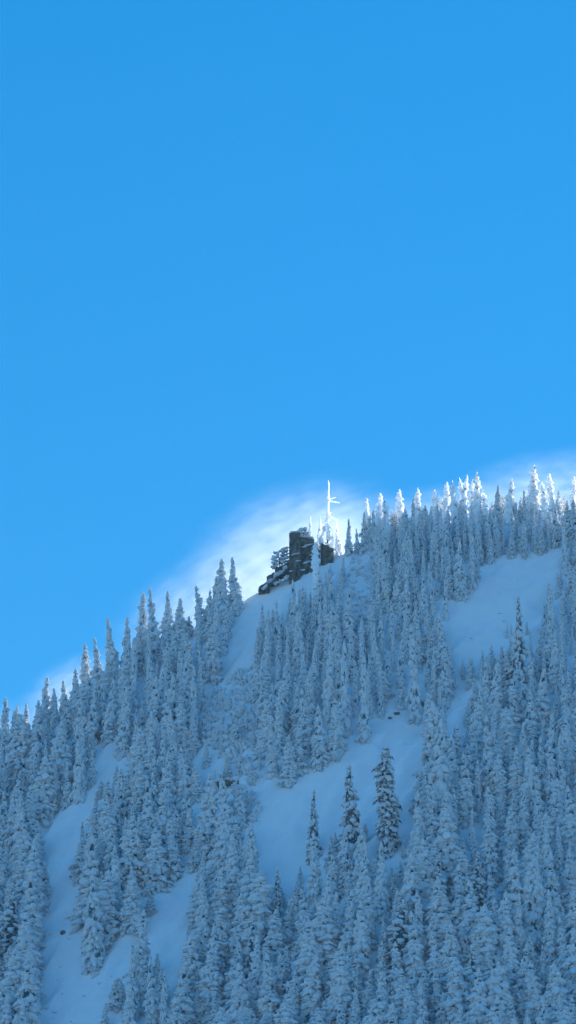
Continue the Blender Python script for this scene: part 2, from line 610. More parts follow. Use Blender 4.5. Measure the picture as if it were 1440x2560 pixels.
# --- sunlit crest on the right
for (u, top, w, kind, lab, dv) in [
    (770, 1290, 12, 'rime1', "small rimed white fir left of the tall white snag on the summit", -2),
    (793, 1288, 12, 'rime2', "small rimed white fir close beside the tall white snag", -2),
    (842, 1300, 13, 'rime2', "stubby rimed fir at the right foot of the tall white snag", -2),
    (870, 1297, 26, 'spire2', "small shaded fir alone against the bright plume right of the rock", 4),
    (895, 1322, 26, 'mid3', "low shaded fir starting the right-hand stand beside the bright plume", 6),
    (918, 1243, 24, 'rime1', "leftmost sunlit fir of the right-hand crest with a bright left side", 4),
    (944, 1230, 34, 'rime2', "fir with a rounded sunlit cap second on the right-hand crest", 4),
    (968, 1252, 30, 'rime1', "fir with a broad white sunlit tip just right of the rounded cap", 8),
    (1003, 1220, 32, 'rime2', "sunlit fir with ragged white side branches on the crest", 4),
    (1043, 1215, 30, 'rime1', "fir with a long sunlit tip trailing down to the right", 6),
    (1068, 1280, 34, 'spire2', "shaded fir below the long trailing sunlit tip", 12),
    (1088, 1224, 24, 'rime2', "short thin sunlit fir left of the bright cluster on the crest", 4),
    (1112, 1202, 30, 'rime2', "sunlit fir with a bulging white tip at the left of the bright cluster", 4),
    (1137, 1197, 26, 'rime1', "tall narrow white column fir at the left of the bright cluster", 18),
    (1152, 1184, 26, 'rime1', "highest white tip in the middle of the bright crest cluster", 4),
    (1166, 1188, 24, 'rime2', "white tip pressed against the highest tip of the crest cluster", 8),
    (1179, 1200, 24, 'rime1', "thinner white tip in the right part of the crest cluster", 4),
    (1192, 1184, 30, 'rime2', "tall broad white fir closing the bright crest cluster on its right", 6),
    (1212, 1228, 26, 'rime2', "low rounded white fir right of the bright crest cluster", 4),
    (1243, 1210, 38, 'spire3', "shaded grey fir between the bright cluster and the lone lit tip", 10),
    (1268, 1198, 30, 'rime1', "lone lit tip right of the shaded grey fir on the crest", 8),
    (1290, 1256, 30, 'spire2', "dark-sided shaded fir in the gap before the brightest crest tree", 14),
    (1312, 1226, 26, 'spire1', "shaded fir touching the left side of the brightest crest tree", 8),
    (1328, 1166, 36, 'rime2', "brightest and tallest white fir toward the right end of the crest", 4),
    (1342, 1200, 28, 'rime1', "white fir leaning on the brightest crest tree from its right", 6),
    (1360, 1204, 24, 'rime1', "slim lit fir between the brightest crest tree and its right neighbour", 6),
    (1381, 1182, 28, 'rime1', "tall lit fir with a smooth white tip near the right edge", 6),
    (1400, 1238, 26, 'rime2', "low lit fir beside the smooth white tip near the right edge", 6),
    (1418, 1250, 30, 'spire3', "rounded shaded fir second from the right end of the crest", 10),
    (1434, 1190, 28, 'rime1', "lit fir cut by the photo's right edge on the crest", 6),
]:
    tree(u, top, float(ridge_v(u)) + dv, w, kind, lab, name='rimed_fir' if kind.startswith('rime') else 'snowy_fir')

rq = random.Random(17)
u = 912
while u < 1445:      # the second rank of the sunlit crest
    tp = float(np.interp(u, [905, 1000, 1130, 1210, 1300, 1440], [1262, 1250, 1218, 1228, 1222, 1215])) + rq.uniform(0, 34)
    tree(u, tp, float(ridge_v(u)) + rq.choice([-3, 5]), rq.uniform(22, 30), 'rime1', None, name='rimed_fir')
    u += rq.uniform(10, 18)
for (u, top, w, lab) in [(806, 1330, 11, "lowest rimed white bush-like fir between the rock tower and the white snag"),
                         (832, 1326, 12, "rimed white fir hugging the foot of the tall white snag"),
                         (853, 1340, 11, "tiny rimed white fir between the snag and the lone shaded fir")]:
    tree(u, top, float(ridge_v(u)) - 1, w, 'rime1', lab, name='rimed_fir')

# --- trees one can point to on the slope
for (u, top, base, w, kind, lab) in [
    (782, 1975, 2150, 50, 'open', "slender fir with bare drooping boughs against the central snowfield"),
    (880, 1915, 2130, 88, 'open', "dark broad fir with hanging boughs beside the columnar one"),
    (967, 1866, 2148, 66, 'column', "tall dark columnar fir standing alone on the central snowfield"),
    (1300, 1487, 1730, 66, 'open', "dark knobbly fir with its tip against the upper right snowfield"),
    (1100, 1795, 2090, 96, 'mid1', "big fir at the right edge of the central snowfield"),
    (1222, 1786, 1990, 70, 'mid3', "fir with a bright sharp tip right of the central snowfield"),
    (1040, 1560, 1800, 48, 'spire2', "tall narrow fir whose dark foot meets the central snowfield"),
    (1125, 1610, 1718, 40, 'spire3', "short fir at the left edge of the upper right snowfield"),
    (236, 2185, 2420, 76, 'mid1', "tall fir with a dark right side between the two lower gullies"),
    (530, 1560, 1700, 66, 'broad1', "clumpy wide fir at the foot of the twin firs by the chute"),
    (655, 1508, 1640, 30, 'spire1', "topmost small fir under the rock on the edge of the chute"),
    (675, 1522, 1660, 32, 'spire2', "second small fir from the chute edge under the rock"),
    (690, 1498, 1640, 32, 'spire1', "thin spire third from the chute edge under the rock"),
    (733, 1450, 1610, 36, 'spire2', "fir just below the left corner of the dark rock"),
    (793, 1352, 1500, 34, 'rime2', "rimed fir with a bright tip in front of the dark rock"),
    (822, 1585, 1820, 48, 'spire3', "straight narrow fir in the middle of the stand below the rock"),
    (793, 1620, 1800, 38, 'spire1', "thin fir left of the straight narrow fir in the central stand"),
    (865, 1600, 1835, 46, 'spire2', "pointed fir right of the straight narrow fir in the central stand"),
    (912, 1640, 1850, 44, 'spire2', "fir at the lower right foot of the central stand"),
    (722, 1840, 1960, 60, 'mid2', "lowest fir of the central stand, dark forked foot on snow"),
    (800, 1760, 1915, 60, 'mid1', "stout fir low in the central stand above the snowfield"),
    (838, 1745, 1895, 56, 'mid2', "stout fir with dark foot at the bottom right of the central stand"),
    (85, 2098, 2300, 84, 'broad1', "broad fir beside the lower left gully"),
    (560, 2050, 2250, 80, 'broad2', "large fir whose crown meets the lower left side of the central snowfield"),
    (620, 2060, 2260, 70, 'broad1', "large fir reaching into the foot of the central snowfield"),
    (690, 2170, 2330, 60, 'open', "fir with a dark tip at the bottom of the central snowfield"),
    (790, 2085, 2280, 60, 'mid3', "pale fir directly below the slender drooping one"),
    (910, 2110, 2310, 66, 'mid1', "pale fir in front of the dark broad one"),
    (955, 2100, 2300, 56, 'spire3', "narrow fir right below the tall dark columnar one"),
    (1048, 2230, 2400, 60, 'mid3', "fir with a sharp pale tip in the lower right forest"),
    (1260, 2230, 2440, 84, 'broad1', "broad pale fir below the darkest gap in the lower right forest"),
    (1330, 2140, 2370, 90, 'broad2', "large pale fir right of the darkest gap"),
    (380, 2400, 2600, 60, 'mid1', "fir with pale crown at the foot of the lower gully"),
    (330, 2350, 2560, 56, 'mid3', "fir at the left of the foot of the lower gully"),
    (412, 2425, 2620, 46, 'mid3', "small dark-sided fir right at the foot of the lower gully"),
]:
    tree(u, top, base, w, kind, lab)

# --- grown stands
placed = [(t['u'], t['base'], t['w']) for t in trees]
cands = 0
rr = random.Random(99)
auto = []
for n in range(36000):
    u = rr.uniform(-40, 1480)
    v = rr.uniform(1300, 2790)
    if v < ridge_v(u) + 14: continue
    low = min(1, max(0, (v - 1500) / 900))
    small = rr.random()
    h = (118 + 62 * low) * (0.52 + 0.74 * small)
    kinds = (['spire1', 'spire2', 'spire3', 'mid3', 'mid1'] if v < 1880 else ['mid1', 'mid2', 'mid3', 'spire3', 'broad1', 'broad2', 'spire2'])
    if v > 2250: kinds = ['mid1', 'mid2', 'mid3', 'broad1', 'broad2', 'mid3', 'mid2', 'mid1', 'spire3', 'open']
    kind = rr.choice(kinds)
    if kind != 'open' and rr.random() < 0.5: kind += 'b'
    if inside(u, v, BUSHY):
        if rr.random() < 0.6: continue
        h *= 0.55
        kind = rr.choice(['broad1', 'broad2', 'broad2b', 'mid2b'])
    w = h * RH[kind] * 2 * rr.uniform(0.85, 1.2) * (0.84 + 0.34 * low)
    sx, sy = 20 + 16 * low, 28 + 30 * low
    if v < ridge_v(u) + 110 and u > 850: sx, sy = 15, 17
    if any(abs(u - a) < sx and ((u - a) / sx) ** 2 + ((v - b) / sy) ** 2 < 1 for a, b, c in placed): continue
    if is_open(u, v) or is_open(u, v - 0.08 * h): continue
    bad = False
    for f in (0.25, 0.5, 0.75, 0.97):
        hw = w * 0.42 * (1 - f * 0.9)
        if is_open(u, v - f * h) or is_open(u - hw, v - f * h) or is_open(u + hw, v - f * h):
            bad = True
            break
    top = v - h
    if top < np.interp(u, tlx, tly): bad = True
    if bad:
        # try a sapling instead
        if rr.random() > 0.4: continue
        h *= 0.5
        w *= 0.6
        top = v - h
        if is_open(u, top) or is_open(u - w * .4, v - h * .3) or is_open(u + w * .4, v - h * .3) or top < np.interp(u, tlx, tly): continue
    placed.append((u, v, w))
    tree(u, top, v, w, kind)

# visibility: painter's raster, nearest last
S = 2
buf = -np.ones((2560 // S, 1440 // S), int)
order = sorted(range(len(trees)), key=lambda i: -trees[i]['pos'].y)
for i in order:
    t = trees[i]
    y0, y1 = t['top'], t['base']
    for y in range(int(max(0, y0) // S), int(min(2559, y1) // S)):
        f = max(0.0, (y * S - y0) / (y1 - y0))
        hw = t['w'] * 0.5 * min(1, f ** 0.8 + 0.05)
        a, b = int(max(0, (t['u'] - hw) // S)), int(min(1440 // S, (t['u'] + hw) // S + 1))
        if b > a: buf[y, a:b] = i
ids, cnt = np.unique(buf[buf >= 0], return_counts=True)
vis = {int(i): int(c) for i, c in zip(ids, cnt)}
rank = sorted(range(len(trees)), key=lambda i: -(vis.get(i, 0) + (1e6 if trees[i]['label'] else 0)))
NMAX = 292
keep = [i for i in rank[:NMAX] if vis.get(i, 0) > 60]
rest = [i for i in range(len(trees)) if i not in set(keep) and vis.get(i, 0) > 12]
# the forest goes on past both sides of the picture
for n in range(260):
    u = rr.choice([rr.uniform(-330, -45), rr.uniform(1490, 1800)])
    v = rr.uniform(1300, 2700)
    if v < ridge_v(u) + 12: continue
    h = rr.uniform(90, 175)
    tree(u, v - h, v, h * 0.33, 'mid1')
    rest.append(len(trees) - 1)
print("TREES", len(trees), "kept", len(keep), "rest", len(rest))

# --- labels: every fir of a stand by its corner of the stand and its height there
STANDS = [
    ('the left ridge stand', [(-60, 1600), (252, 1560), (250, 1870), (235, 1990), (120, 2080), (-60, 2120)]),
    ('the stand left of the chute', [(252, 1380), (640, 1380), (600, 1560), (520, 1760), (480, 1840), (252, 1870)]),
    ('the stand below the rock', [(615, 1400), (880, 1380), (935, 1560), (925, 1880), (700, 2000), (600, 1960), (560, 1780)]),
    ('the stand under the sunlit crest', [(860, 1180), (1235, 1180), (1235, 1430), (1150, 1560), (1150, 1860), (925, 1860), (935, 1560)]),
    ('the far right crest stand', [(1235, 1150), (1500, 1150), (1500, 1400), (1235, 1420)]),
    ('the tall right-hand stand', [(1150, 1400), (1500, 1380), (1500, 2130), (1000, 2130), (1050, 1860)]),
    ('the stand left of the snowfield', [(180, 1840), (600, 1760), (700, 1990), (660, 2230), (440, 2230), (380, 2440), (180, 2440)]),
    ('the bottom left stand', [(-60, 2080), (180, 2080), (260, 2420), (260, 2860), (-60, 2860)]),
    ('the bottom centre-left forest', [(260, 2300), (720, 2050), (720, 2860), (260, 2860)]),
    ('the bottom centre-right forest', [(720, 2050), (1080, 2050), (1080, 2860), (720, 2860)]),
    ('the bottom right forest', [(1080, 2050), (1500, 2050), (1500, 2860), (1080, 2860)]),
]
ORD = ["tallest", "second tallest", "third tallest", "fourth tallest", "fifth tallest", "sixth tallest", "seventh tallest", "eighth tallest", "ninth tallest", "tenth tallest"]
bys = {}
for i in keep:
    t = trees[i]
    mu, mv = t['u'], (t['top'] + t['base']) / 2
    for k, (nm, poly) in enumerate(STANDS):
        if inside(mu, mv, poly):
            t['stand'] = k
            break
    else:
        t['stand'] = min(range(len(STANDS)), key=lambda k: min((mu - a) ** 2 + (mv - b) ** 2 for a, b in STANDS[k][1]))
    bys.setdefault(t['stand'], []).append(i)
for k, mem in bys.items():
    un = [i for i in mem if not trees[i]['label']]
    if not un: continue
    us = [trees[i]['u'] for i in un]
    vs = [(trees[i]['top'] + trees[i]['base']) / 2 for i in un]
    u0, u1, v0, v1 = min(us), max(us) + 1, min(vs), max(vs) + 1
    nc = 3 if len(un) > 12 else 2
    cells = {}
    for i in un:
        t = trees[i]
        cu = int((t['u'] - u0) / (u1 - u0) * nc)
        cv = int(((t['top'] + t['base']) / 2 - v0) / (v1 - v0) * nc)
        cells.setdefault((cu, cv), []).append(i)
    XN = ['left', 'middle', 'right'] if nc == 3 else ['left', 'right']
    YN = ['upper', 'central', 'lower'] if nc == 3 else ['upper', 'lower']
    for (cu, cv), lst in cells.items():
        lst.sort(key=lambda i: -(trees[i]['base'] - trees[i]['top']))
        for n, i in enumerate(lst):
            where = YN[cv] + ' ' + XN[cu]
            if nc == 3 and cu == 1: where = ('upper' if cv == 0 else 'lower' if cv == 2 else 'exact') + ' middle'
            o = ORD[n] if n < len(ORD) else "smallest"
            if n == len(lst) - 1 and n > 1: o = "shortest"
            trees[i]['label'] = f"{o} snowy fir in the {where} of {STANDS[k][0]}"

GROUPS = ["snow-laden firs of " + s[0] for s in STANDS]
UNIT = {}
for i in keep:
    t = trees[i]
    root = bpy.data.objects.new(t['name'], None)
    root.empty_display_size = 2
    col.objects.link(root)
    root.location = t['pos']
    root.rotation_euler = (rng.gauss(0, 0.025), rng.gauss(0, 0.03), t['rot'])
    s = t['H'] / 20.0
    sw = (t['w'] * t['F'] / FPX) / (2 * RH[t['kind']] * 20.0)
    sw = max(0.55 * s, min(1.6 * s, sw))
    root.scale = (sw, sw, s)
    tag(root, t['label'], t['cat'], GROUPS[t['stand']])
    tr, cr, sn = MESH[t['kind']]
    obj('trunk', tr, root)
    obj('crown', cr, root)
    o = obj('snow_load', sn, root)
    UNIT.setdefault(t['kind'], (bpy.data.objects[root.children[1].name] if False else [c for c in root.children if c.data == cr][0], o))

# --- the firs beyond the counted ones: one mass
def scatter(name, pts, units, label=None):
    """one object: the units' meshes set out on its points by geometry nodes"""
    me = bpy.data.meshes.new(name)
    me.from_pydata([p[0] for p in pts], [], [])
    for an, idx, typ in (('rz', 1, 'FLOAT'), ('pick', 4, 'INT')):
        at_ = me.attributes.new(an, typ, 'POINT')
        at_.data.foreach_set('value', [p[idx] for p in pts])
    at_ = me.attributes.new('sc', 'FLOAT_VECTOR', 'POINT')
    at_.data.foreach_set('vector', [c for p in pts for c in (p[2], p[2], p[3])])
    o = obj(name, me)
    tag(o, kind='stuff')
    ng = bpy.data.node_groups.new(name, 'GeometryNodeTree')
    ng.interface.new_socket('Geometry', in_out='INPUT', socket_type='NodeSocketGeometry')
    ng.interface.new_socket('Geometry', in_out='OUTPUT', socket_type='NodeSocketGeometry')
    N, L = ng.nodes, ng.links
    gi, go = N.new('NodeGroupInput'), N.new('NodeGroupOutput')
    jall = N.new('GeometryNodeJoinGeometry')
    for grp in reversed(units):
        j = N.new('GeometryNodeJoinGeometry')
        for q in grp:
            oi = N.new('GeometryNodeObjectInfo')
            oi.transform_space = 'ORIGINAL'
            oi.inputs['Object'].default_value = q
            L.new(oi.outputs['Geometry'], j.inputs[0])
        g2 = N.new('GeometryNodeGeometryToInstance')
        L.new(j.outputs[0], g2.inputs[0])
        L.new(g2.outputs[0], jall.inputs[0])
    iop = N.new('GeometryNodeInstanceOnPoints')
    iop.inputs['Pick Instance'].default_value = True

    def attr(nm, typ):
        a = N.new('GeometryNodeInputNamedAttribute')
        a.data_type = typ
        a.inputs['Name'].default_value = nm
        return a.outputs['Attribute']
    L.new(gi.outputs[0], iop.inputs['Points'])
    L.new(jall.outputs[0], iop.inputs['Instance'])
    L.new(attr('pick', 'INT'), iop.inputs['Instance Index'])
    L.new(attr('sc', 'FLOAT_VECTOR'), iop.inputs['Scale'])
    cx = N.new('ShaderNodeCombineXYZ')
    L.new(attr('rz', 'FLOAT'), cx.inputs['Z'])
    L.new(cx.outputs[0], iop.inputs['Rotation'])
    L.new(iop.outputs[0], go.inputs[0])
    md = o.modifiers.new('scatter', 'NODES')
    md.node_group = ng
    return o


ukeys = [k for k in ('spire2', 'spire3', 'mid1', 'mid3', 'broad1') if k in UNIT]
if rest:
    pts = []
    for i in rest:
        t = trees[i]
        s = t['H'] / 20
        sw = max(0.6 * s, min(1.4 * s, t['w'] * t['F'] / FPX / (2 * 0.15 * 20)))
        pts.append((t['pos'][:], t['rot'], sw, s, rng.randrange(len(ukeys))))
    scatter("fir_forest", pts, [UNIT[k] for k in ukeys])

# ------------------------------------------------------------------ snow-buried brush on the open slope
BRUSH = [([(520, 1740), (620, 1660), (650, 1700), (640, 1800), (640, 1960), (560, 1900), (500, 1850), (480, 1780)], 300, 0.9),
         ([(100, 2290), (280, 2280), (330, 2330), (290, 2560), (90, 2560)], 25, 0.4),
         ([(1180, 1480), (1300, 1440), (1350, 1560), (1200, 1700), (1120, 1810), (1130, 1700)], 8, 0.4),
         ([(870, 1370), (940, 1370), (950, 1500), (910, 1640), (870, 1500)], 170, 0.5),
         ([(240, 1830), (420, 1780), (420, 1850), (330, 1900)], 50, 0.9),
         ([(560, 1960), (650, 1990), (640, 2060), (560, 2080)], 60, 0.9)]


def brush_unit(seed):
    r = random.Random(seed)
    s, f = Geo(), Geo()
    for k in range(7):
        a = r.random() * 6.28
        L = r.uniform(0.3, 1.1)
        d = Vector((math.cos(a) * 0.6 - 0.2, -0.7 + 0.3 * math.sin(a), r.uniform(0.2, 0.9))).normalized()
        sd = d.cross(Vector((0, 0, 1))).normalized()
        up = sd.cross(d)
        rot = np.array([[d.x, sd.x, up.x], [d.y, sd.y, up.y], [d.z, sd.z, up.z]])
        c = d * L + Vector((r.uniform(-.6, .6), r.uniform(-.4, .4), 0))
        s.blob(c[:], (r.uniform(.5, .9), r.uniform(.25, .45), r.uniform(.2, .35)), rot, r, 0.3)
        for _ in range(1):
            q = c + Vector((r.uniform(-.8, .8), r.uniform(-.8, .1), r.uniform(-.7, -.1)))
            f.add([c[:], (c + sd * .35)[:], q[:]], [(0, 1, 2)])
    return s.mesh("snow_load", M_SNOW), f.mesh("crown", M_NEEDLE, False)


def in_poly_pts(poly, n, r):
    xs = [p[0] for p in poly]
    ys = [p[1] for p in poly]
    out = []
    while len(out) < n:
        u, v = r.uniform(min(xs), max(xs)), r.uniform(min(ys), max(ys))
        if inside(u, v, poly): out.append((u, v))
    return out


bpts = []
r2 = random.Random(5)
for poly, n, sz in BRUSH:
    for (u, v) in in_poly_pts(poly, n, r2):
        p = hit(u, v)[0]
        if p is None: continue
        s = sz * r2.uniform(0.6, 1.7)
        bpts.append(((p.x, p.y, p.z - 0.15), r2.uniform(-0.6, 0.6), s, s * r2.uniform(0.9, 1.6), 0))
# merged into one mesh: hundreds of small snow-buried shrubs nobody could count
units = [brush_unit(k) for k in (1, 2, 3, 4)]
raw = []
for s_, f_ in units:
    got = []
    for m_ in (s_, f_):
        v = np.empty(len(m_.vertices) * 3)
        m_.vertices.foreach_get('co', v)
        got.append((v.reshape(-1, 3), [list(p.vertices) for p in m_.polygons]))
    raw.append(got)
gs, gf = Geo(), Geo()
for p, rz, s, sz, _ in bpts:
    un = r2.choice(raw)
    c_, s_ = math.cos(rz), math.sin(rz)
    M = np.array([[c_, -s_, 0], [s_, c_, 0], [0, 0, 1]]) * np.array([s, s, sz])
    for g, (v, f) in zip((gs, gf), un):
        g.add(v @ M.T + np.array(p), f)
o = obj("snowy_shrubbery", gs.mesh("snowy_shrubbery", M_SNOW))
tag(o, kind='stuff')
obj("twigs", gf.mesh("twigs", M_NEEDLE, False), o)

# ------------------------------------------------------------------ the rock on the crest
def crag(geo, u0, u1, vtop, vbot, y0, depth, seed, jag=0.16, slope=0.0, sub=(9, 7, 13), step=0.35):
    """a weathered block between two columns of the picture, standing at distance y0, depth metres thick"""
    r = random.Random(seed)
    a, b = at(u0, vbot, y0), at(u1, vbot, y0)
    zt = at((u0 + u1) / 2, vtop, y0).z
    nx_, ny_, nz_ = sub
    w = b.x - a.x
    zb = min(a.z, b.z)
    vs, fs = [], []
    idx = {}
    waves = [(r.uniform(0.5, 2.6), r.uniform(0.5, 2.6), r.uniform(0.8, 3.5), r.random() * 6.28) for _ in range(7)]

    def P(i, j, k):
        x, y, z = i / nx_, j / ny_, k / nz_
        X_, Y_ = a.x + w * x, y0 + depth * y
        top = zt + slope * (x - 0.5) * w
        Z_ = zb + (top - zb) * z
        n1 = sum(math.sin(p * X_ + q * Y_ + s * Z_ + ph) for p, q, s, ph in waves) / 4
        # stepped ledges
        st = math.floor(Z_ * 0.55 + 0.3 * math.sin(X_ * 0.9 + seed)) % 3 * 0.22
        nx2 = (x - 0.5) * 2
        if (k * 7 + i * 3 + seed) % 5 == 0: Y_ += 0.45 * (1 - y)
        if (i + seed) % 4 == 0: Y_ += 0.3 * (1 - y)
        X_ += nx2 * (n1 * jag - st * 0.5 * step)
        Y_ += -(1 - y) * (n1 * jag * 1.3) + (1 - y) * st * 1.6 * step
        Z_ += n1 * jag * 0.5 * z
        return (X_, Y_, Z_)
    for i in range(nx_ + 1):
        for j in range(ny_ + 1):
            for k in range(nz_ + 1):
                if i in (0, nx_) or j in (0, ny_) or k in (0, nz_):
                    idx[i, j, k] = len(vs)
                    vs.append(P(i, j, k))
    for i in range(nx_):
        for k in range(nz_):
            fs.append((idx[i, 0, k], idx[i + 1, 0, k], idx[i + 1, 0, k + 1], idx[i, 0, k + 1]))
            fs.append((idx[i, ny_, k], idx[i, ny_, k + 1], idx[i + 1, ny_, k + 1], idx[i + 1, ny_, k]))
    for j in range(ny_):
        for k in range(nz_):
            fs.append((idx[0, j, k], idx[0, j, k + 1], idx[0, j + 1, k + 1], idx[0, j + 1, k]))
            fs.append((idx[nx_, j, k], idx[nx_, j + 1, k], idx[nx_, j + 1, k + 1], idx[nx_, j, k + 1]))
    for i in range(nx_):
        for j in range(ny_):
            fs.append((idx[i, j, nz_], idx[i + 1, j, nz_], idx[i + 1, j + 1, nz_], idx[i, j + 1, nz_]))
            fs.append((idx[i, j, 0], idx[i, j + 1, 0], idx[i + 1, j + 1, 0], idx[i + 1, j, 0]))
    geo.add(vs, fs)


def at_root(name, base, label, cat):
    e = bpy.data.objects.new(name, None)
    e.location = base
    col.objects.link(e)
    return tag(e, label, cat)


def settle(o, root):
    """keep a part built in world coordinates where it is under its root"""
    o.data.transform(Matrix.Translation(-root.location))
    o.parent = root


RY = YR - 5.5
rb = at(755, 1440, RY)
rock = at_root("rock_outcrop", rb, "dark square rock tower with snowy ledges on the crest below the white snag", "rock")
g = Geo(); crag(g, 723, 751, 1331, 1462, RY - 1.2, 5, 1, jag=0.08, step=0.2)
o = obj("rock_tower", g.mesh("rock_tower", M_ROCK, False)); settle(o, rock)
g = Geo(); crag(g, 749, 786, 1344, 1450, RY, 6, 2, slope=-0.10, jag=0.1, step=0.3)
o = obj("rock_shoulder", g.mesh("rock_shoulder", M_ROCK, False)); settle(o, rock)
g = Geo(); crag(g, 784, 800, 1372, 1440, RY + 1, 5, 7, slope=-0.2)
o = obj("rock_step", g.mesh("rock_step", M_ROCK, False)); settle(o, rock)
g = Geo()
r3 = random.Random(8)
for (u, v, w, dy) in [(737, 1330, 14, 0), (768, 1343, 19, .5), (772, 1362, 14, -0.6), (762, 1367, 8, -0.6), (741, 1384, 9, -1.3), (733, 1386, 6, -1.3), (770, 1404, 10, -0.4), (762, 1408, 7, -.4),
                  (745, 1402, 7, -1.4), (757, 1425, 8, -.6), (728, 1428, 5, -1.4), (779, 1388, 6, -.4)]:
    p = at(u, v, RY + dy + (1.2 if v < 1350 else -0.1))
    m = w * 0.1317
    a = -0.18 if v > 1350 else 0
    g = Geo()
    g.blob(p[:], (m * 0.95, 1.0 if v < 1350 else 0.7, 0.22), [[math.cos(a), 0, math.sin(a)], [0, 1, 0], [-math.sin(a), 0, math.cos(a)]], r3, 0.3)
    o = obj("snow_ledge", g.mesh("snow_ledge", M_SNOW)); settle(o, rock)

# right-hand rock with a pitched top
b2 = at(820, 1395, RY + 1)
rk = at_root("rock_outcrop", b2, "smaller dark rock with a pitched top right of the square rock tower", "rock")
g = Geo(); crag(g, 803, 834, 1364, 1412, RY + 0.5, 5, 3, slope=-0.5, jag=0.07, step=0.1)
o = obj("rock_tower", g.mesh("rock_tower", M_ROCK, False)); settle(o, rk)
g = Geo()
p = at(804, 1352, RY + 1.5)
g.blob(p[:], (0.8, 1.0, 2.0), np.eye(3), r3, 0.25)
o = obj("snow_cap", g.mesh("snow_cap", M_RIME)); settle(o, rk)
g = Geo()
p = at(822, 1362, RY + 2.5)
g.blob(p[:], (1.6, 1.2, 0.2), [[.88, 0, .47], [0, 1, 0], [-.47, 0, .88]], r3, 0.25)
o = obj("snow_cap", g.mesh("snow_cap", M_RIME)); settle(o, rk)

# the low broken rib that falls away to the left
b3 = at(685, 1455, RY)
rk = at_root("rock_outcrop", b3, "low broken rock rib sloping down to the left from the square tower", "rock")
g = Geo()
crag(g, 690, 724, 1412, 1440, RY - 0.3, 4, 4, slope=0.5, jag=0.5)
crag(g, 668, 696, 1432, 1458, RY - 0.6, 4, 5, slope=0.55, jag=0.4)
crag(g, 648, 674, 1457, 1482, RY - 0.4, 3, 6, slope=0.7, jag=0.4)
o = obj("rock_rib", g.mesh("rock_rib", M_ROCK, False)); settle(o, rk)
g = Geo()
for (u, v, w) in [(712, 1420, 7), (700, 1432, 10), (688, 1438, 7), (676, 1452, 10), (714, 1445, 9), (702, 1452, 7), (662, 1468, 8), (690, 1458, 9)]:
    p = at(u, v, RY - 2.2)
    g = Geo()
    g.blob(p[:], (w * .1317, 1.4, 0.42), [[.85, 0, -.52], [0, 1, 0], [.52, 0, .85]], r3, 0.5)
    o = obj("snow_cap", g.mesh("snow_cap", M_SNOW)); settle(o, rk)


# wind-bent frosted dwarf trees by the rock
def dwarf(u, v0, v1, w, y, label, seed):
    r = random.Random(seed)
    b = at(u, v1, y)
    root = at_root("dwarf_tree", b, label, "tree")
    H = (v1 - v0) * .1317
    W = w * .1317
    tr, fo, sn = Geo(), Geo(), Geo()
    tr.tube([(0, 0, -1), (0.1, 0, H * .4), (-0.3, 0, H * .8), (-0.2, 0, H)], [.22, .16, .1, .04], 6)
    for k in range(16):
        t = (k + 1) / 17
        z = H * t
        s = -1 if k % 3 else 1
        L = W * 0.6 * (1 - 0.7 * t) * r.uniform(.6, 1.2)
        e = Vector((s * L, r.uniform(-1, 1) * 1.2, z + L * .15))
        tr.tube([(0, 0, z), e[:]], [.08, .03], 5)
        for q in range(4):
            f = r.uniform(.3, 1.05)
            c = Vector((e.x * f, e.y * f, z + L * .15 * f))
            fo.blob((c + Vector((0, 0, -.12)))[:], (.42, .4, .34), np.eye(3), r, .5, ICO1)
            if r.random() < .8:
                sn.blob((c + Vector((r.uniform(-.3, .3), -.15, .16)))[:], (.46, .42, .26), np.eye(3), r, .45, ICO2)
    obj("trunk", tr.mesh("trunk", M_BARK), root)
    obj("crown", fo.mesh("crown", M_NEEDLE, False), root)
    obj("snow_load", sn.mesh("snow_load", M_SNOW), root)


dwarf(698, 1374, 1428, 46, RY + .5, "wind-bent dwarf tree against the plume at the left foot of the rock tower", 1)
dwarf(712, 1366, 1416, 24, RY + 2, "thin upright dwarf tree squeezed against the left face of the rock tower", 2)
dwarf(757, 1318, 1350, 30, RY + 3, "twiggy dwarf tree on top of the rock tower behind its edge", 3)


